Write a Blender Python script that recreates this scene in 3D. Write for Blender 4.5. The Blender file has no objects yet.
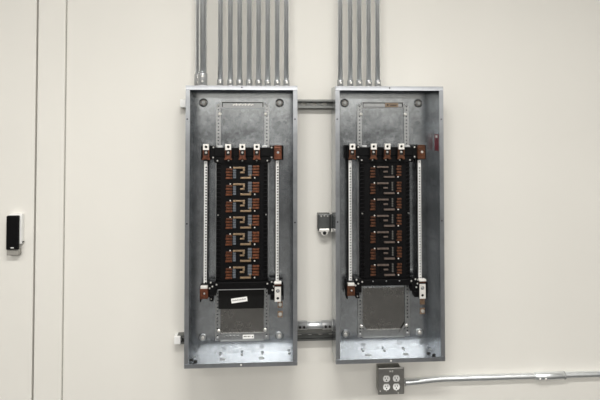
import bpy, bmesh, math, random
from mathutils import Vector, Matrix
random.seed(7)
SC = bpy.context.scene
COL = SC.collection
PI = math.pi

# ------------------------------------------------------------------ materials
def new_mat(name):
    m = bpy.data.materials.new(name); m.use_nodes = True
    nt = m.node_tree
    return m, nt, nt.nodes['Principled BSDF']

def plain(name, col, rough=.5, metal=0.0, var=0.0, scale=40, spec=.4):
    m, nt, b = new_mat(name)
    b.inputs['Roughness'].default_value = rough
    b.inputs['Metallic'].default_value = metal
    b.inputs['Specular IOR Level'].default_value = spec
    tc = nt.nodes.new('ShaderNodeTexCoord')
    n = nt.nodes.new('ShaderNodeTexNoise'); n.inputs['Scale'].default_value = scale
    n.inputs['Detail'].default_value = 4
    nt.links.new(tc.outputs['Object'], n.inputs['Vector'])
    r = nt.nodes.new('ShaderNodeValToRGB')
    a = [max(0, c * (1 - var)) for c in col]; d = [min(1, c * (1 + var)) for c in col]
    r.color_ramp.elements[0].position = .3; r.color_ramp.elements[1].position = .7
    r.color_ramp.elements[0].color = (*a, 1); r.color_ramp.elements[1].color = (*d, 1)
    nt.links.new(n.outputs['Fac'], r.inputs['Fac'])
    nt.links.new(r.outputs['Color'], b.inputs['Base Color'])
    return m

def galvanized(name, col, rough=.36, var=.16, spangle=26, metal=1.0, scuff=.5, rvar=.09):
    """spangled zinc: voronoi grains for tone and gloss, larger cloudy staining, thin scratches"""
    m, nt, b = new_mat(name)
    b.inputs['Metallic'].default_value = metal
    N = nt.nodes.new; L = nt.links.new
    tc = N('ShaderNodeTexCoord')
    v = N('ShaderNodeTexVoronoi'); v.inputs['Scale'].default_value = spangle
    L(tc.outputs['Object'], v.inputs['Vector'])
    c = N('ShaderNodeTexNoise'); c.inputs['Scale'].default_value = 7; c.inputs['Detail'].default_value = 6
    c.inputs['Distortion'].default_value = .6
    L(tc.outputs['Object'], c.inputs['Vector'])
    mp = N('ShaderNodeMapping'); mp.inputs['Scale'].default_value = (60, 60, 3)
    L(tc.outputs['Object'], mp.inputs['Vector'])
    s = N('ShaderNodeTexNoise'); s.inputs['Scale'].default_value = 3; s.inputs['Detail'].default_value = 3
    L(mp.outputs['Vector'], s.inputs['Vector'])
    bw = N('ShaderNodeSeparateColor'); L(v.outputs['Color'], bw.inputs['Color'])
    mix1 = N('ShaderNodeMath'); mix1.operation = 'MULTIPLY_ADD'; mix1.inputs[1].default_value = .22
    L(bw.outputs['Red'], mix1.inputs[0]); L(c.outputs['Fac'], mix1.inputs[2])
    mix2 = N('ShaderNodeMath'); mix2.operation = 'MULTIPLY_ADD'; mix2.inputs[1].default_value = .35 * scuff
    L(s.outputs['Fac'], mix2.inputs[0]); L(mix1.outputs[0], mix2.inputs[2])
    r = N('ShaderNodeValToRGB')
    r.color_ramp.elements[0].position = .45; r.color_ramp.elements[1].position = 1.1 if False else .98
    r.color_ramp.elements[0].color = (*[k * (1 - var) for k in col], 1)
    r.color_ramp.elements[1].color = (*[min(1, k * (1 + var)) for k in col], 1)
    L(mix2.outputs[0], r.inputs['Fac']); L(r.outputs['Color'], b.inputs['Base Color'])
    mr = N('ShaderNodeMapRange'); mr.inputs['From Min'].default_value = .4; mr.inputs['From Max'].default_value = 1.1
    mr.inputs['To Min'].default_value = rough - rvar; mr.inputs['To Max'].default_value = rough + rvar
    L(mix2.outputs[0], mr.inputs['Value']); L(mr.outputs['Result'], b.inputs['Roughness'])
    return m

def wall_paint(name, col):
    m, nt, b = new_mat(name)
    N = nt.nodes.new; L = nt.links.new
    tc = N('ShaderNodeTexCoord')
    n = N('ShaderNodeTexNoise'); n.inputs['Scale'].default_value = 1.4; n.inputs['Detail'].default_value = 5
    L(tc.outputs['Object'], n.inputs['Vector'])
    r = N('ShaderNodeValToRGB')
    r.color_ramp.elements[0].position = .35; r.color_ramp.elements[1].position = .65
    r.color_ramp.elements[0].color = (*[k * .985 for k in col], 1); r.color_ramp.elements[1].color = (*[k * 1.01 for k in col], 1)
    L(n.outputs['Fac'], r.inputs['Fac']); L(r.outputs['Color'], b.inputs['Base Color'])
    b.inputs['Roughness'].default_value = .55; b.inputs['Specular IOR Level'].default_value = .3
    f = N('ShaderNodeTexNoise'); f.inputs['Scale'].default_value = 260; f.inputs['Detail'].default_value = 2
    L(tc.outputs['Object'], f.inputs['Vector'])
    bp = N('ShaderNodeBump'); bp.inputs['Strength'].default_value = .04; bp.inputs['Distance'].default_value = .002
    L(f.outputs['Fac'], bp.inputs['Height']); L(bp.outputs['Normal'], b.inputs['Normal'])
    return m

M = dict(
    wall=wall_paint('wall_paint', (.745, .73, .685)),
    door=wall_paint('door_paint', (.745, .73, .685)),
    darkdado=wall_paint('added_dark_dado', (.06, .062, .065)),
    sidewall=wall_paint('side_wall_paint', (.48, .475, .46)),
    floor=plain('floor_concrete', (.055, .054, .052), .45, 0, .12, 5),
    ceiling=plain('ceiling_white', (.78, .78, .76), .8, 0, .03, 8),
    galv=galvanized('galvanized_sheet', (.38, .40, .42), .23, .26, 75, .95, .5, .05),
    flange=galvanized('galvanized_edge', (.37, .385, .41), .32, .10, 75, .95, .5, .04),
    rail=galvanized('galvanized_rail', (.36, .37, .375), .36, .10, 90, .9, .5, .04),
    plate=galvanized('dark_back_sheet', (.22, .215, .205), .27, .12, 75, .95, .5, .04),  # darker sheet for the lower back plates and upper washers
    emt=plain('conduit_zinc', (.84, .87, .89), .32, .88, .04, 30),
    fitting=galvanized('die_cast_zinc', (.50, .51, .52), .42, .14, 90, .8),
    strut=galvanized('strut_zinc', (.20, .205, .20), .45, .1, 50),
    darkzinc=galvanized('dark_fitting_zinc', (.11, .115, .115), .45, .15, 60, .6),
    boxgrey=galvanized('outlet_box_zinc', (.34, .335, .32), .5, .1, 60),
    black=plain('black_moulded_plastic', (.003, .003, .0035), .5, 0, .3, 60, .12),
    blackmetal=plain('black_painted_plate', (.005, .005, .005), .5, 0, .2, 30, .2),
    copper=plain('copper', (.125, .042, .022), .45, .5, .55, 70),
    stabred=plain('stab_copper', (.125, .043, .020), .45, .5, .6, 90),
    stabshaded=plain('shaded_stab_copper', (.085, .034, .017), .5, .5, .6, 90),  # stab copper darkened for the dimmer light in the right panel
    coppershaded=plain('shaded_copper', (.095, .037, .018), .5, .5, .55, 70),  # copper with the right panel's weaker light put into its colour
    brass=plain('tinned_brass_link', (.26, .185, .115), .4, .6, .35, 80),
    brassshaded=plain('shaded_link', (.13, .10, .085), .45, .5, .4, 80),  # link metal, shade of the right panel put into the colour
    greyins=plain('blue_grey_insulator', (.10, .115, .135), .5, 0, .2, 60),
    tin=plain('tin_plate', (.86, .84, .80), .38, .45, .06, 60),
    bar=plain('aluminium_bar', (.80, .80, .79), .42, .35, .06, 60),
    screw=plain('bright_screw', (.75, .74, .71), .3, .7, .1, 100),
    darkhole=plain('dark_slot', (.012, .012, .012), .7, 0, .2, 50),
    rust=plain('rusted_stud', (.30, .20, .13), .6, .4, .4, 90),
    white=plain('white_plastic', (.86, .86, .85), .4, 0, .02, 30),
    paper=plain('white_paper_label', (.85, .85, .83), .6, 0, .02, 60),
    tan=plain('tan_sticker', (.50, .38, .28), .6, 0, .05, 60),
    ink=plain('ink', (.06, .06, .06), .7, 0, .1, 60),
    greyink=plain('grey_ink', (.28, .28, .28), .7, 0, .1, 60),
    red=plain('red_sticker', (.16, .006, .02), .5, 0, .15, 40),
    greyplastic=plain('grey_plastic', (.30, .29, .265), .5, 0, .05, 30),
    edgegrey=plain('grey_edge_strip', (.33, .32, .29), .8, 0, .1, 30),
    seam=plain('dark_insulator_grey', (.10, .098, .09), .8, 0, .1, 30),  # dark grey of the right panel's insulator columns
)

# ------------------------------------------------------------------ mesh builder
class MB:
    def __init__(s): s.bm = bmesh.new()
    def _x(s, vs, mat4):
        if mat4 is not None:
            for v in vs: v.co = mat4 @ v.co
    def box(s, x0, x1, y0, y1, z0, z1, xf=None):
        vs = [s.bm.verts.new((x, y, z)) for x in (x0, x1) for y in (y0, y1) for z in (z0, z1)]
        for q in ((0, 1, 3, 2), (4, 6, 7, 5), (0, 4, 5, 1), (2, 3, 7, 6), (0, 2, 6, 4), (1, 5, 7, 3)):
            s.bm.faces.new([vs[i] for i in q])
        s._x(vs, xf); return s
    def bbox(s, x0, x1, y0, y1, z0, z1, b=.002, xf=None):
        """box with bevelled edges"""
        t = bmesh.new()
        vs = [t.verts.new((x, y, z)) for x in (x0, x1) for y in (y0, y1) for z in (z0, z1)]
        for q in ((0, 1, 3, 2), (4, 6, 7, 5), (0, 4, 5, 1), (2, 3, 7, 6), (0, 2, 6, 4), (1, 5, 7, 3)):
            t.faces.new([vs[i] for i in q])
        bmesh.ops.bevel(t, geom=t.edges[:], offset=b, segments=2, affect='EDGES', profile=.5)
        mp = {}
        for v in t.verts:
            mp[v] = s.bm.verts.new((xf @ v.co) if xf is not None else v.co)
        for f in t.faces: s.bm.faces.new([mp[v] for v in f.verts])
        t.free(); return s
    def lathe(s, prof, origin, axis='z', n=24):
        """prof: (radius, height) list along the axis, closed at both ends"""
        rings = []
        o = Vector(origin)
        def P(r, h, a):
            c, d = r * math.cos(a), r * math.sin(a)
            if axis == 'z': return o + Vector((c, d, h))
            if axis == 'x': return o + Vector((h, c, d))
            return o + Vector((d, h, c))
        for r, h in prof:
            rings.append([s.bm.verts.new(P(max(r, 1e-5), h, 2 * PI * i / n)) for i in range(n)])
        for a, b in zip(rings, rings[1:]):
            for i in range(n):
                s.bm.faces.new((a[i], a[(i + 1) % n], b[(i + 1) % n], b[i]))
        s.bm.faces.new(rings[0][::-1]); s.bm.faces.new(rings[-1]); return s
    def cyl(s, o, r, h, axis='y', n=16, b=0):
        if b: return s.lathe([(r, 0), (r, h * .75), (r * .75, h)] , o, axis, n)
        return s.lathe([(r, 0), (r, h)], o, axis, n)
    def tube(s, pts, r, n=20):
        pts = [Vector(p) for p in pts]; rings = []
        up = Vector((0, 1, .001)).normalized()
        for i, p in enumerate(pts):
            d = (pts[min(i + 1, len(pts) - 1)] - pts[max(i - 1, 0)]).normalized()
            u = d.cross(up).normalized(); w = d.cross(u).normalized()
            rings.append([s.bm.verts.new(p + r * (math.cos(2 * PI * k / n) * u + math.sin(2 * PI * k / n) * w)) for k in range(n)])
        for a, b in zip(rings, rings[1:]):
            for i in range(n): s.bm.faces.new((a[i], a[(i + 1) % n], b[(i + 1) % n], b[i]))
        s.bm.faces.new(rings[0][::-1]); s.bm.faces.new(rings[-1]); return s
    def holed(s, x0, x1, z0, z1, y0, y1, hx, hz, rx, rz, n=16, xf=None, square=False):
        """rectangular plate (front y0, back y1) with one oval hole"""
        F, Bk, f, k = [], [], [], []
        cx, cz = hx, hz
        for i in range(n):
            a = 2 * PI * (i + .5) / n; c, d = math.cos(a), math.sin(a)
            t = min((((x1 if c > 0 else x0) - cx) / c) if abs(c) > 1e-6 else 9, (((z1 if d > 0 else z0) - cz) / d) if abs(d) > 1e-6 else 9)
            ox, oz = cx + t * c, cz + t * d
            if square:
                q = max(abs(c), abs(d)); ix, iz = cx + rx * c / q, cz + rz * d / q
            else: ix, iz = cx + rx * c, cz + rz * d
            F.append([ox, oz]); f.append((ix, iz))
        # snap the nearest perimeter sample to each corner
        for X in (x0, x1):
            for Z in (z0, z1):
                j = min(range(n), key=lambda q: (F[q][0] - X) ** 2 + (F[q][1] - Z) ** 2); F[j] = [X, Z]
        vF = [s.bm.verts.new((p[0], y0, p[1])) for p in F]; vB = [s.bm.verts.new((p[0], y1, p[1])) for p in F]
        wF = [s.bm.verts.new((p[0], y0, p[1])) for p in f]; wB = [s.bm.verts.new((p[0], y1, p[1])) for p in f]
        for i in range(n):
            j = (i + 1) % n
            s.bm.faces.new((vF[i], vF[j], wF[j], wF[i])); s.bm.faces.new((vB[j], vB[i], wB[i], wB[j]))
            s.bm.faces.new((vF[j], vF[i], vB[i], vB[j])); s.bm.faces.new((wF[i], wF[j], wB[j], wB[i]))
        s._x(vF + vB + wF + wB, xf); return s
    def prism(s, pts, y0, y1, xf=None):
        """outline in x,z extruded from y0 to y1"""
        a = [s.bm.verts.new((x, y0, z)) for x, z in pts]; b = [s.bm.verts.new((x, y1, z)) for x, z in pts]
        s.bm.faces.new(a); s.bm.faces.new(b[::-1])
        for i in range(len(a)):
            j = (i + 1) % len(a); s.bm.faces.new((a[j], a[i], b[i], b[j]))
        s._x(a + b, xf); return s
    def build(s, name, mat, parent=None, loc=(0, 0, 0), smooth=False):
        bmesh.ops.recalc_face_normals(s.bm, faces=s.bm.faces[:])
        me = bpy.data.meshes.new(name); s.bm.to_mesh(me); s.bm.free()
        me.materials.append(M[mat])
        if smooth:
            for p in me.polygons: p.use_smooth = len(p.vertices) == 4
        o = bpy.data.objects.new(name, me); COL.objects.link(o)
        o.location = loc
        if parent: o.parent = parent
        return o

def tag(o, label=None, cat=None, group=None, kind=None):
    if label: o['label'] = label
    if cat: o['category'] = cat
    if group: o['group'] = group
    if kind: o['kind'] = kind
    return o
def empty(name, loc, label, cat, group=None):
    o = bpy.data.objects.new(name, None); COL.objects.link(o); o.location = loc
    o.empty_display_size = .05
    return tag(o, label, cat, group)
def multi(name, mat, parent, make, locs):
    first = None
    for l in locs:
        if first is None: first = make().build(name, mat, parent, l)
        else: dup_part(first, parent, l)
    return first
def screws(name, mat, parent, pts, y, r=.0032, h=.003):
    return multi(name, mat, parent, lambda: MB().lathe([(r, 0), (r, -h * .6), (r * .6, -h)], (0, 0, 0), 'y', 10), [(x, y, z) for x, z in pts])
def dup_part(o, parent, loc):
    c = o.copy(); COL.objects.link(c); c.parent = parent; c.location = loc
    return c

# ------------------------------------------------------------------ the room
X0, X1, CEIL, DEPTH = -3.6, 4.6, 3.15, 8.4
GAPX, FRX = -.7305, -.598
DW = .92                                             # door leaf width
DX0 = GAPX - DW
b = MB()
b.box(FRX - .02, X1, 0, .12, 0, CEIL); b.box(X0, DX0 - .14, 0, .12, 0, CEIL)
b.box(DX0 - .14, FRX - .02, 0, .12, 2.42, CEIL)
tag(b.build('wall_back', 'wall'), kind='structure')
tag(MB().box(X0, X1, -DEPTH, .12, -.1, 0).build('floor', 'floor'), kind='structure')
tag(MB().box(X0, X1, -DEPTH, .12, CEIL, CEIL + .1).build('ceiling', 'ceiling'), kind='structure')
tag(MB().box(X0, X1, -DEPTH - .12, -DEPTH, 1.95, CEIL).build('wall_front', 'wall'), kind='structure')
tag(MB().box(X0, X1, -DEPTH - .12, -DEPTH + .01, 0, 1.95).build('added_dado', 'darkdado'), kind='structure')   # added dark dado, out of view, keeps the panels' reflections dark
tag(MB().box(X0 - .12, X0, -DEPTH, .12, 0, CEIL).build('wall_left', 'sidewall'), kind='structure')
tag(MB().box(X1, X1 + .12, -DEPTH, .12, 0, CEIL).build('wall_right', 'sidewall'), kind='structure')
# steel door frame, standing a little proud of the plaster
f = MB()
f.bbox(GAPX + .004, FRX, -.014, .1, 0, 2.42, .005)
f.bbox(DX0 - .14, DX0 - .004, -.014, .1, 0, 2.42, .005)
f.bbox(DX0 - .004, GAPX + .004, -.014, .1, 2.29, 2.42, .003)
tag(f.build('trim_1', 'door'), kind='structure')
tag(MB().box(FRX, FRX + .0025, -.003, .002, 0, 2.42).build('trim_2', 'edgegrey'), kind='structure')   # thin grey strip along the frame edge
d = MB().bbox(DX0 + .002, GAPX - .0045, -.011, .034, .006, 2.287, .0025).build('door_1', 'door')
tag(d, kind='structure')
tag(MB().box(DX0, GAPX + .004, .036, .06, 0, 2.29).build('trim_3', 'door'), kind='structure')     # dark stop behind the door gap

# ------------------------------------------------------------------ reader on the door
YD = -.011
rd = empty('card_reader', (-.8125, YD, .951), 'slim black upright card reader with a white back box on the door at left', 'card reader')
MB().bbox(-.027, .033, -.026, 0, .050, .190, .003).build('back_box', 'white', rd)
MB().bbox(-.030, .026, -.044, -.0262, .028, .186, .005).build('front_cover', 'black', rd)
MB().bbox(-.030, .024, -.034, 0, 0, .0275, .003).build('bottom_cap', 'greyplastic', rd)
MB().box(-.007, .007, -.0452, -.044, .036, .040).build('indicator_light', 'white', rd)
MB().box(.031, .037, -.018, -.004, .056, .0605).build('side_latch', 'darkhole', rd)

# ------------------------------------------------------------------ struts behind the panels
def strut(name, xa, xb, zc, label, slots):
    r = empty(name, (xa, 0, zc), label, 'strut', 'horizontal struts behind the panels')
    Ln = xb - xa; h = .0206; t = .0025
    m = MB()
    m.box(0, Ln, -.041, -t, h - t, h); m.box(0, Ln, -.041, -t, -h, -h + t)          # flanges
    m.box(0, Ln, -.041, -.041 + t, h - .0095, h - t); m.box(0, Ln, -.041, -.041 + t, -h + t, -h + .0095)  # lips
    m.box(0, Ln, -.041 + t, -.034, h - .0095, h - .0075); m.box(0, Ln, -.041 + t, -.034, -h + .0075, -h + .0095)
    p = .0508; n = int(Ln / p)
    for i in range(n):                                                              # slotted web
        m.holed(i * p, (i + 1) * p, -h, h, -t, -.0003, (i + .5) * p, 0, .0145, .0075, 16)
    m.box(n * p, Ln, -t, -.0003, -h, h)
    m.build('channel', 'strut', r)
    c = MB().bbox(-.014, .016, -.046, -.0004, -h + .001, h - .001, .003)
    tag(c.build('end_cap', 'white', r), 'white plastic end cap')
strut('strut_channel', -.034, 1.15, 1.6635, 'upper steel strut channel fixed to the wall behind both panel tops', 0)
strut('strut_channel', -.054, 1.15, .5405, 'lower slotted steel strut channel on the wall behind both panel bottoms', 1)

# ------------------------------------------------------------------ electrical panels
PW, PH = .508, 1.27
YB, YF = -.0412, -.187
YI = YB - .0016                                       # inner face of the back sheet
def dots(m, pts, y, r=.0032, h=.003):
    for x, z in pts: m.lathe([(r, 0), (r, -h * .6), (r * .6, -h)], (x, y, z), 'y', 10)
    return m

def panel(X, Z, left, label):
    R = empty('electrical_panel', (X, 0, Z), label, 'electrical panel')
    t = .0016
    # ---- box
    m = MB()
    m.box(0, PW, YI, YB, 0, PH)
    m.box(0, t, YF, YI, 0, PH); m.box(PW - t, PW, YF, YI, 0, PH)
    m.box(t, PW - t, YF, YI, 0, t); m.box(t, PW - t, YF, YI, PH - t, PH)
    # stamped dimples pressed forward round the corner holes
    for x, z in ((.066, .080), (.430, .080), (.064, 1.197), (.430, 1.197)):
        m.lathe([(.021, 0), (.020, -.0025), (.0165, -.0045), (.0145, -.0032)], (x, YI, z), 'y', 28)
    en = m.build('enclosure', 'galv', R)
    fw = .0195
    # front flanges: top and bottom lap over the sides with a dark seam
    m = MB().box(0, PW, YF - .0012, YF, PH - .009, PH)
    m.box(0, PW, -.0018, 0, -.0105, 0, Matrix.Translation((0, YF, PH - .009)) @ Matrix.Rotation(-math.radians(2.5), 4, 'X'))
    m.build('flange', 'flange', en)
    MB().box(0, PW, YF - .0018, YF, 0, fw - .001).build('flange', 'flange', en)
    MB().box(0, fw, YF - .0012, YF, fw + .0012, PH - fw - .0012).build('flange', 'flange', en)
    MB().box(PW - fw, PW, YF - .0012, YF, fw + .0012, PH - fw - .0012).build('flange', 'flange', en)
    hs = None
    for x, z in ((.008, 1.117), (.497, 1.117), (.009, .645), (.497, .645), (.254, PH - .008)):
        if hs is None: hs = MB().cyl((0, 0, 0), .0035, -.0012, 'y', 12).build('flange_hole', 'darkhole', en, (x, YF - .0018, z))
        else: dup_part(hs, en, (x, YF - .0018, z))
    s = MB().cyl((0, 0, 0), .0042, -.0035, 'y', 12, 1).build('flange_screw', 'screw', en, (.254, YF - .0018, .009))
    # knockouts and screw heads on the floor of the box
    multi('knockout', 'rail', en, lambda: MB().lathe([(.014, 0), (.0135, .001), (.011, .0012), (.0105, .0002)], (0, 0, 0), 'z', 20), [(x, -.105, t) for x in (.165, .345)])
    multi('floor_rivet', 'fitting', en, lambda: MB().lathe([(.006, 0), (.006, .003), (.003, .0045)], (0, 0, 0), 'z', 12), [(x, y, t) for x, y in ((.150, -.052), (.350, -.052), (.030, -.075), (.252, -.06), (.478, -.06))])
    cx = .022 if left else .455
    multi('floor_plug', 'darkhole', en, lambda: MB().lathe([(.009, 0), (.009, .0035), (.004, .006)], (0, 0, 0), 'z', 10), [(cx + dx, dy, t) for dx, dy in ((0, -.105), (.012, -.155), (.02, -.125))])
    # ---- corner mounting screws
    for i, (x, z) in enumerate(((.066, .080), (.430, .080), (.064, 1.197), (.430, 1.197))):
        m = MB().lathe([(.0155, -.003), (.0155, -.005), (.0138, -.0055)], (x, YI, z), 'y', 24)
        w = m.build('washer', 'plate' if i > 1 else 'rail', R)
        m = MB().lathe([(.0085, -.0055), (.0085, -.0105), (.006, -.0125)], (x, YI, z), 'y', 6)
        m.build('mounting_screw', 'screw' if i < 2 else 'fitting', w)
    # ---- plate between the rails
    MB().box(.150, .355, YI - .002, YI - .0002, .098, .300).build('lower_back_plate', 'plate', R)
    MB().box(.150, .355, YI - .001, YI - .0002, .93, 1.172).build('upper_back_plate', 'galv', R)
    # ---- perforated rails
    for x in (.1365, .3685):
        m = MB(); w = .0115; p = .0165; z = .066
        while z + p < 1.192:
            m.holed(x - w, x + w, z, z + p, YI - .009, YI - .0075, x, z + p / 2, .0036, .0036, 12); z += p
        m.box(x - w, x - w + .0015, YI - .0075, YI - .0002, .066, z); m.box(x + w - .0015, x + w, YI - .0075, YI - .0002, .066, z)
        rl = m.build('mounting_rail', 'rail', R)
        for zz in ((1.143, .112) if left else (1.143, .118)):
            ox = .006 if x < .25 else -.006
            q = MB().lathe([(.0085, 0), (.0085, -.004), (.005, -.0065)], (x + ox, YI - .009, zz), 'y', 12); q.build('rail_bolt', 'screw', rl)
    # ---- embossed cross straps, a long frame of ribs round a shallow plate
    def strap(z0, z1, sticker):
        m = MB().box(.150, .354, YI - .0042, YI - .0002, z0 + .003, z1 - .003)
        for a, c in ((z0, z0 + .004), (z1 - .004, z1)): m.box(.152, .352, YI - .0085, YI - .0002, a, c)
        for a in (.1485, .3515): m.box(a, a + .004, YI - .0095, YI - .0002, z0, z1)
        st = m.build('cross_strap', 'rail', R)
        if z0 > 1:
            q = MB().box(.152, .352, YI - .0046, YI - .0042, z1 - .0085, z1 - .0042)
            q.box(.1527, .1565, YI - .0046, YI - .0042, z0 + .005, z1 - .0086); q.box(.3475, .3513, YI - .0046, YI - .0042, z0 + .005, z1 - .0086)
            if not left: q.box(.152, .352, YI - .0046, YI - .0042, z0 + .0042, z0 + .0068)
            q.build('strap_gap', 'darkhole', st)
        screws('strap_rivet', 'fitting', st, [(.1365, (z0 + z1) / 2), (.3685, (z0 + z1) / 2)], YI - .009, .006, .003)
        return st
    st = strap(1.172, 1.204, 0)
    if left:
        m = MB()
        for i in range(14): m.box(.205 + i * .0072, .2095 + i * .0072, YI - .005, YI - .0042, 1.1835 + .002 * (i % 2), 1.190 + .0018 * (i % 3))
        m.build('stamped_text', 'tin', st)
    else:
        sk = MB().box(.264, .329, YI - .0055, YI - .0042, 1.178, 1.1985).build('sticker', 'tan', st)
        m = MB().cyl((.277, YI - .0055, 1.188), .004, -.0006, 'y', 12)
        for i in range(5): m.box(.290 + i * .0062, .2945 + i * .0062, YI - .0061, YI - .0055, 1.184, 1.1885)
        m.build('sticker_print', 'ink', st)
    st = strap(.060, .099, 1)
    if left:
        sk = MB().bbox(.2555, .308, YI - .0056, YI - .0042, .071, .0895, .0005).build('sticker', 'paper', st)
        m = MB()
        for i, w in enumerate((.008, .005, .007, .004)): m.box(.260 + i * .0092, .260 + i * .0092 + w, YI - .0062, YI - .0056, .079, .0835)
        m.cyl((.302, YI - .0056, .080), .003, -.0006, 'y', 10)
        m.build('sticker_print', 'ink', st)
        m = MB()
        for i in range(9): m.lathe([(.004 + .002 * (i % 2), 0), (.003, -.002)], (.170 + i * .009, YI - .0042, .078 + .006 * (i % 2)), 'y', 10)
        m.build('embossing', 'rail', st)
    else:
        for sx in (1, -1):                                # diagonal gusset arms at the rail feet
            m = MB(); x0 = .1365 if sx > 0 else .3685
            m.prism([(x0 - sx * .012, .150), (x0 - sx * .004, .156), (x0 + sx * .046, .080), (x0 + sx * .038, .074)], YI - .014, YI - .0095)
            m.build('gusset', 'rail', R)
    # ---- bus chassis
    m = MB()
    m.bbox(.131, .3735, -.088, YI - .0095, .352, .918, .003)
    m.box(.150, .355, -.092, -.088, .36, .915)
    for i in range(29):                                   # breaker hooks along both edges
        z = .366 + i * .0191
        for xa, xb in ((.1335, .150), (.355, .371)):
            m.box(xa, xb, -.101, -.088, z, z + (.0045 if left else .0055))
    ch = m.build('bus_chassis', 'black', R)
    screws('chassis_screw', 'screw', ch, [(.1405, .667), (.365, .667)], -.088, .004, .014)
    cu, lk = ('copper', 'brass') if left else ('coppershaded', 'brassshaded')  # right panel takes darker copies that stand for its dimmer light
    st2 = 'stabred' if left else 'stabshaded'
    P = .0777
    yS = -.092
    protos = {}
    def place(key, make, mat, z):
        if key not in protos: protos[key] = make().build(key.split('|')[0], mat, ch, (0, 0, z))
        else: dup_part(protos[key], ch, (0, 0, z))
    def ribbed(x0, x1, z0, z1):
        m = MB(); n = 4; h = (z1 - z0) / n
        for i in range(n):
            m.bbox(x0 + (.002 if i % 2 else 0), x1, yS - .011 - (.003 if i % 2 else 0), yS, z0 + i * h + .0022, z0 + (i + 1) * h - .0022, .0012)
        return m
    def col(x0, x1, z0, z1):
        m = MB(); n = 4; h = (z1 - z0) / n
        for i in range(n): m.bbox(x0, x1, yS - .007, yS, z0 + i * h + .0012, z0 + (i + 1) * h - .0012, .001)
        return m
    for i in range(7):
        z = .9015 - i * P                                   # top of the unit
        place('copper_stab|l', lambda: ribbed(.176, .2065, -.068, -.014) if left else ribbed(.178, .203, -.066, -.012), st2, z)
        place('copper_stab|r', lambda: ribbed(.3005, .333, -.054, -.001) if left else ribbed(.3055, .329, -.058, -.004), st2, z)
        place('bus_link|a', lambda: MB().bbox(.2105, .266, yS - .014, yS, -.0170, -.0090, .0012), lk, z)
        place('bus_link|b', lambda: MB().bbox(.2430, .264, yS - .009, yS, -.0395, -.0320, .0012), lk, z)
        place('bus_link|c', lambda: MB().bbox(.2445, .2955, yS - .014, yS, -.0645, -.0565, .0012), lk, z)
        if left:
            place('insulator|l', lambda: col(.2095, .2240, -.064, -.020), 'greyins', z)
            place('insulator|r', lambda: col(.2800, .2985, -.052, -.001), 'greyins', z)
            place('bus_link|d', lambda: MB().bbox(.2565, .266, yS - .012, yS, -.0285, -.0186, .001), lk, z)
            place('bus_link|e', lambda: MB().bbox(.2860, .2955, yS - .012, yS, -.0538, -.046, .001), lk, z)
        else:
            place('insulator|l', lambda: col(.226, .232, -.048, -.022), 'black', z)
            place('insulator|r', lambda: col(.283, .290, -.050, -.006), 'seam', z)
        place('stab_screw|a', lambda: dots(MB(), [(.1975, -.0105)], yS - .012, .0036, .004), 'tin', z)
        place('stab_screw|b', lambda: dots(MB(), [(.3120, -.0600)], yS - .012, .0036, .004), 'tin', z)
    # ---- top cross bar, black insulator blocks, lugs
    m = MB()
    m.bbox(.062, .108, -.112, YI - .009, .926, .994, .003)
    m.bbox(.400, .447, -.112, YI - .009, .926, .994, .003)
    m.bbox(.104, .404, -.108, -.060, .942, .984, .003)
    m.bbox(.096, .124, -.113, -.060, .930, .993, .002); m.bbox(.384, .412, -.113, -.060, .930, .993, .002)
    for x in (.189, .254, .321): m.bbox(x - .018, x + .018, -.122, -.100, .930, .978, .002)
    m.prism([(.126, .944), (.382, .944), (.388, .925), (.384, .912), (.124, .912), (.120, .925)], -.103, -.092)
    tb = m.build('top_crossbar', 'black', R)
    screws('crossbar_screw', 'screw', tb, [(.119, .985), (.118, .938), (.391, .984), (.391, .938)], -.113, .0042, .003)
    screws('crossbar_screw', 'screw', tb, [(.137, .922), (.189, .923), (.254, .923), (.321, .923), (.371, .922)], -.103, .0040, .003)
    for x in (.150, .358):
        MB().bbox(x - .012, x + .012, -.111, -.0905, .984, .9925, .001).build('clip', 'fitting', tb)
    def lug(x, par, name='lug', z=.0):
        """copper saddle with a tinned collar that has the wire hole, and a clamp screw"""
        m = MB()
        m.bbox(x - .0150, x + .0150, -.127, -.120, .930 + z, .974 + z, .002)
        m.prism([(x - .0185, .928 + z), (x - .008, .928 + z), (x, .934 + z), (x + .008, .928 + z), (x + .0185, .928 + z), (x + .012, .947 + z), (x - .012, .947 + z)], -.132, -.121)
        m.bbox(x - .0145, x - .0095, -.138, -.126, .946 + z, .974 + z, .001); m.bbox(x + .0095, x + .0145, -.138, -.126, .946 + z, .974 + z, .001)
        l = m.build(name, cu, par)
        MB().holed(x - .0132, x + .0132, .9745 + z, 1.0015 + z, -.140, -.122, x, .9885 + z, .0066, .0066, 20).build('lug_collar', 'tin', l)
        MB().box(x - .0085, x + .0085, -.128, -.124, .979 + z, .998 + z).build('wire_hole', 'darkhole', l)
        MB().box(x - .0094, x + .0094, -.1285, -.1268, .949 + z, .974 + z).build('screw_recess', 'darkhole', l)
        MB().lathe([(.0055, 0), (.0055, -.005), (.0035, -.007)], (x, -.1285, .962 + z), 'y', 14).build('lug_screw', 'screw', l)
        return l
    for x in (.189, .2545, .3215): lug(x, R)
    lug(.087, R, 'neutral_lug')
    m = MB(); x = .4205
    m.bbox(x - .0185, x + .0185, -.131, -.111, .928, .988, .003); m.bbox(x - .014, x + .014, -.136, -.130, .945, .975, .002)
    nl = m.build('neutral_lug', cu, R)
    MB().bbox(x - .0165, x + .0165, -.129, -.113, .988, .9945, .001).build('lug_collar', 'copper' if left else 'coppershaded', nl)
    MB().lathe([(.0062, 0), (.0062, -.003), (.004, -.005)], (x, -.136, .962), 'y', 14).build('lug_screw', 'fitting' if left else 'screw', nl)
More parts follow.
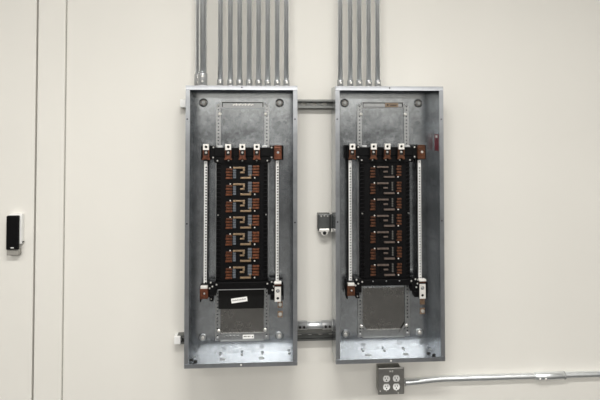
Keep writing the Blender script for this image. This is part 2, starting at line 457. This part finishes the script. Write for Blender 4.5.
    # ---- neutral bars: bright bar with a row of wire holes on a black carrier
    for sx, x in ((1, .082), (-1, .4185)):
        m = MB(); w = .0072; p = .0131; z0 = .334 if left else .352; z = z0
        cr = MB().box(x - .0105, x + .0095, -.088, -.074, .30, .93).build('neutral_bar', 'black', R)
        while z + p < .902:
            m.holed(x - w, x + w, z, z + p, -.100, -.088, x + .0020, z + p * .5, .0046, .0038, 12); z += p
        m.box(x - w, x + w, -.100, -.088, z, .921)
        tag(m.build('terminal_strip', 'bar', cr), 'bright strip with a row of holes')
        screws('terminal_screw', 'fitting', cr, [(x, .912)], -.100, .0034, .0026)
    # ---- bottom bracket
    m = MB()
    zb = .000 if left else .006
    m.bbox(.128, .378, -.100, -.060, .318 + zb, .354, .003)
    for s_ in (1, -1):
        xc = lambda v: v if s_ > 0 else .508 - v
        def bb(a, c, *r): m.bbox(min(xc(a), xc(c)), max(xc(a), xc(c)), *r)
        bb(.098, .134, -.112, -.060, .296, .362, .003)
        bb(.062, .106, -.110, -.055, .290, .352, .003)
        bb(.104, .122, -.116, -.070, .272, .300, .002)
        bb(.060, .066, -.122, -.070, .272, .344, .001)
    bk = m.build('bottom_bracket', 'black', R)
    screws('bracket_screw', 'screw', bk, [(.109, .358), (.117, .340), (.104, .332), (.136, .348), (.112, .283), (.372, .348), (.392, .356), (.402, .335), (.396, .318), (.405, .352)], -.112, .0042, .004)
    if not left:
        screws('bracket_screw', 'fitting', bk, [(.190, .346), (.254, .346), (.318, .346)], -.100, .0032, .003)
    if left:
        MB().box(.14, .366, -.1012, -.1, .3185, .3215).build('bracket_lip', 'fitting', bk)
    # bottom left: copper lug
    m = MB(); x = .080
    m.bbox(x - .0185, x + .0185, -.130, -.110, .288, .336, .002)
    bl = m.build('ground_lug', cu, R)
    MB().bbox(x - .0155, x + .0165, -.134, -.108, .336, .347, .0015).build('lug_collar', 'tin', bl)
    MB().lathe([(.0045, 0), (.0045, -.004), (.003, -.005)], (x + .002, -.130, .314), 'y', 6).build('lug_screw', 'fitting', bl)
    # bottom right: tinned two hole lug
    x = .4205
    m = MB(); m.bbox(x - .0165, x + .0165, -.128, -.110, .272, .350, .002)
    br = m.build('neutral_lug', 'black', R)
    MB().bbox(x - .0165, x + .0165, -.138, -.108, .3515, .360, .0015).build('lug_collar', 'tin', br)
    MB().box(x - .0165, x + .0165, -.131, -.128, .344, .3515).build('lug_pad', cu, br)
    m = MB(); m.holed(x - .0145, x + .0145, .302, .338, -.133, -.1285, x, .319, .0085, .0085, 16); m.holed(x - .0145, x + .0145, .270, .302, -.133, -.1285, x, .285, .0065, .0065, 16)
    m.build('lug_tongue', 'tin', br)
    MB().lathe([(.0062, 0), (.0062, -.003), (.004, -.005)], (x, -.1282, .319), 'y', 14).build('lug_screw', 'fitting', br)
    # ---- ground studs on the back sheet
    for z in (.229, .183):
        m = MB(); x = .434 if left else .4445
        m.lathe([(.012, 0), (.012, -.002)], (x, YI, z), 'y', 20)
        m.lathe([(.0095, -.002), (.0095, -.010), (.0045, -.0105), (.0045, -.017)], (x, YI, z), 'y', 6)
        g = m.build('ground_stud', 'screw' if (left or z < .2) else 'rust', R)
        MB().bbox(x - .012, x + .012, YI - .0035, YI - .0005, z - .016, z + .013, .001).build('stud_plate', 'rust', g)
    if left:
        cv = MB().bbox(.141, .3565, -.064, -.052, .218, .318, .002).build('black_cover', 'blackmetal', R)
        xf = Matrix.Translation((.2395, -.064, .260)) @ Matrix.Rotation(-math.radians(7), 4, 'Y')
        MB().box(-.038, .038, -.0012, 0, -.011, .011, xf).build('label', 'paper', cv)
        m = MB()
        for i in range(11): m.box(-.032 + i * .0058, -.0278 + i * .0058, -.0017, -.0012, -.0022, .0042 - .0012 * (i % 2), xf)
        m.build('label_print', 'greyink', cv)
    else:
        m = MB()                                         # red sticker on the inside of the right wall
        m.box(PW - t - .0006, PW - t, -.120, -.060, .965, 1.045)
        m.build('red_sticker', 'red', R)
        m = MB().box(PW - t - .0008, PW - t - .0006, -.105, -.075, 1.028, 1.040).build('sticker_print', 'paper', R)
    return R

ZP = .47
XR = .684
panel(0.0, ZP, True, 'open grey galvanized electrical panel with a white label on its black lower cover')
panel(XR, ZP, False, 'open grey galvanized electrical panel with a tan sticker at top and shaded brown copper stabs')

# ------------------------------------------------------------------ vertical conduits
def conduit(x, y, r, label, group, name='conduit', big=False):
    o = empty(name, (x, y, ZP + PH), label, 'conduit', group)
    ht = CEIL - (ZP + PH) - .002
    MB().lathe([(r, .006), (r, ht)], (0, 0, 0), 'z', 24).build('tube', 'emt', o, smooth=True)
    R2 = r + (.0035 if not big else .004); hc = .034 if not big else .062
    m = MB().lathe([(R2 + .003, .001), (R2 + .003, .006), (R2, .0065), (R2, hc - .002), (R2 - .0015, hc), (r + .0004, hc)], (0, 0, 0), 'z', 24)
    cn = m.build('connector', 'fitting', o, smooth=True)
    for k in range(2 if big else 1):
        q = MB(); zz = .020 + k * .022 if not big else .022 + k * .024
        q.lathe([(.0055, -R2 + .002), (.0055, -R2 - .004), (.0035, -R2 - .0052)], (.002, 0, zz), 'y', 12)
        q.build('set_screw', 'screw', cn)
    return o
ordn = ['first', 'second', 'third', 'fourth', 'fifth', 'sixth', 'seventh', 'eighth']
for i, x in enumerate((.149, .196, .2395, .2845, .329, .372, .417, .4605)):
    conduit(x, -.11, .0117, f'{ordn[i]} from the left of eight thin zinc conduits above the left-hand panel', 'thin conduits above the left panel')
for i, x in enumerate((.7176, .7655, .8092, .855, .8985)):
    conduit(x, -.11, .0117, f'{ordn[i]} from the left of five thin zinc conduits above the right-hand panel', 'thin conduits above the right panel')
conduit(.0685, -.125, .0180, 'thick bright zinc conduit in front at the left corner of the left-hand panel top', None, big=True)
conduit(.0420, -.072, .0150, 'shaded zinc conduit behind the thick one at the left-hand panel top', None, big=True)

# ------------------------------------------------------------------ horizontal nipple between the panels
yN, zN, rN = -.082, .6105, .0178
o = empty('conduit', (PW, yN, zN), 'short fat horizontal conduit joining the two panels near their bottoms', 'conduit')
Lg = XR - PW
MB().lathe([(rN, .002), (rN, Lg - .002)], (0, 0, 0), 'x', 28).build('tube', 'emt', o, smooth=True)
for sx in (0, 1):
    a = lambda v: v if sx == 0 else Lg - v
    m = MB().lathe([(rN + .0085, a(.0008)), (rN + .0085, a(.006)), (rN + .0035, a(.0065)), (rN + .0035, a(.050)), (rN + .001, a(.053))][::1 if sx == 0 else -1], (0, 0, 0), 'x', 28)
    cn = m.build('connector', 'fitting', o, smooth=True)
    for v in (.018, .037):
        q = MB(); q.lathe([(.0058, -rN - .001), (.0058, -rN - .008), (.004, -rN - .009)], (a(v), 0, -.001), 'y', 12)
        q.build('set_screw', 'darkhole', cn)

# ------------------------------------------------------------------ fitting on the left side of the right-hand panel
o = empty('pipe_fitting', (.647, 0, 1.047), 'small grey metal fitting with a white lower tab on the wall between the panels', 'conduit fitting')
MB().bbox(-.031, .030, -.050, 0, 0, .082, .004).build('body', 'darkzinc', o)
MB().bbox(-.026, .025, -.054, -.050, .014, .078, .0015).build('cover', 'darkzinc', o)
screws('cover_screw', 'screw', o, [(-.016, .072), (0, .074), (.016, .072)], -.054, .0042, .004)
m = MB(); m.bbox(-.026, .025, -.060, -.0505, -.004, .013, .004)
m.lathe([(.017, -.056), (.017, -.050)], (0, 0, -.004), 'y', 20)
tb = tag(m.build('tab', 'tin', o), 'bright rounded tab')
MB().lathe([(.0085, -.0606), (.0085, -.056)], (0, 0, -.0075), 'y', 16).build('tab_hole', 'darkhole', tb)
MB().bbox(.030, XR - .647, -.062, -.043, 0.0, .080, .003).build('neck', 'darkzinc', o)
MB().bbox(.0305, XR - .647, -.066, -.0625, -.002, .014, .001).build('neck_clip', 'tin', o)

# ------------------------------------------------------------------ outlet box under the right-hand panel
o = empty('outlet_box', (.9685, 0, .262), 'square grey metal outlet box with four white receptacles below the right-hand panel', 'outlet box')
MB().bbox(-.0600, .0500, -.054, 0, .004, .124, .003).build('box', 'boxgrey', o)
cv = MB().bbox(-.0640, .0640, -.062, -.0545, 0, .128, .004).build('cover_plate', 'boxgrey', o)
for x in (-.0235, .0245):
    for z in (.0385, .0775):
        m = MB()
        pts = []
        for k in range(32):
            a = 2 * PI * k / 32
            pts.append((x + .0168 * math.cos(a), z + max(-.0142, min(.0142, .0168 * math.sin(a)))))
        m.prism(pts, -.0655, -.062)
        rc = m.build('receptacle', 'white', o)
        q = MB(); q.box(x - .0078, x - .0052, -.0661, -.0655, z - .0005, z + .0085); q.box(x + .0050, x + .0074, -.0661, -.0655, z + .0005, z + .0080)
        q.lathe([(.0032, -.0655), (.0032, -.0661)], (x, 0, z - .0068), 'y', 10)
        q.build('receptacle_slots', 'darkhole', rc)
screws('cover_screw', 'screw', o, [(-.0235, .019), (.0245, .020), (.034, .007), (-.054, .018)], -.062, .003, .002)
m = MB()
for x in (-.0085, -.0025, .0035): m.box(x, x + .0022, -.0627, -.062, .107, .116)
m.box(-.0085, .0000, -.0627, -.062, .1105, .1125); m.box(.0035, .0095, -.0627, -.062, .1138, .116); m.box(.0035, .0090, -.0627, -.062, .1070, .1090); m.box(.0073, .0095, -.0627, -.062, .108, .115)
m.build('marking', 'paper', o)

# ------------------------------------------------------------------ horizontal conduit on the wall
rC = .0148
o = empty('conduit', (1.0185, -.03, .3035), 'long horizontal zinc conduit along the wall right of the outlet box', 'conduit')
pts = []
for i in range(41):
    x = .012 + i * .0625 * .5 if i < 16 else .48 + (i - 15) * .0836
    s = min(1, max(0, (x - .03) / .20)); s = s * s * (3 - 2 * s)
    pts.append((x, .0152 * s, .0045 * s))
MB().tube(pts, rC, 24).build('tube', 'emt', o, smooth=True)
m = MB().lathe([(rC + .006, 0), (rC + .006, .005), (rC + .0032, .0055), (rC + .0032, .026), (rC + .001, .028)], (0, 0, 0), 'x', 24)
cn = m.build('connector', 'fitting', o, smooth=True)
q = MB(); q.lathe([(.0055, -rC - .001), (.0055, -rC - .008), (.004, -rC - .009)], (.016, 0, -.004), 'y', 12); q.build('set_screw', 'screw', cn)
m = MB().lathe([(rC + .001, .686), (rC + .0035, .689), (rC + .0035, .839), (rC + .001, .842)], (0, .012, .0045), 'x', 28)
cp = m.build('coupling', 'emt', o, smooth=True)
for x in (.704, .734):
    q = MB(); q.lathe([(.0060, -rC - .001), (.0060, -rC - .0085), (.004, -rC - .0095)], (x, .012, -.004), 'y', 12); q.build('set_screw', 'screw', cp)
q = MB().lathe([(rC + .0012, .832), (rC + .0046, .834), (rC + .0046, .839), (rC + .0012, .841)], (0, .012, .0045), 'x', 28); q.build('coupling_ring', 'fitting', cp)

# ------------------------------------------------------------------ camera
cam = bpy.data.cameras.new('camera'); co = bpy.data.objects.new('camera', cam); COL.objects.link(co)
SC.camera = co
co.location = (.3597, -2.66496, 1.56712)
yaw, pit = 0.06467, 0.02766
co.rotation_euler = (PI / 2 + pit, 0, -yaw)
cam.sensor_fit = 'HORIZONTAL'; cam.sensor_width = 36
cam.lens = 540.06 / 600 * 36
cam.shift_x = 0; cam.shift_y = -(200 - 108.545) / 600
cam.clip_start = .05

# ------------------------------------------------------------------ light: ceiling strip lamps, and the pale room behind the camera
def lamp(name, loc, sx, sy, power, col=(1, .975, .935)):
    l = bpy.data.lights.new(name, 'AREA'); l.shape = 'RECTANGLE'; l.size = sx; l.size_y = sy
    l.energy = power; l.color = col
    o = bpy.data.objects.new(name, l); COL.objects.link(o); o.location = loc
    return o
for x, p in ((-1.7, 27), (.4, 74), (2.5, 22)):
    lamp('ceiling_lamp', (x, -2.15, CEIL - .03), 1.22, .25, p * 1.05)
    lamp('ceiling_lamp', (x, -4.4, CEIL - .03), 1.22, .3, 16)
    lamp('ceiling_lamp', (x, -6.6, CEIL - .03), 1.22, .3, 165)
w = bpy.data.worlds.new('world'); SC.world = w; w.use_nodes = True
bg = w.node_tree.nodes['Background']
bg.inputs['Color'].default_value = (.92, .95, 1.0, 1); bg.inputs['Strength'].default_value = .08
vs = SC.view_settings
vs.view_transform = 'Standard'; vs.look = 'None'; vs.gamma = 1; vs.exposure = -.07
vs.use_curve_mapping = False
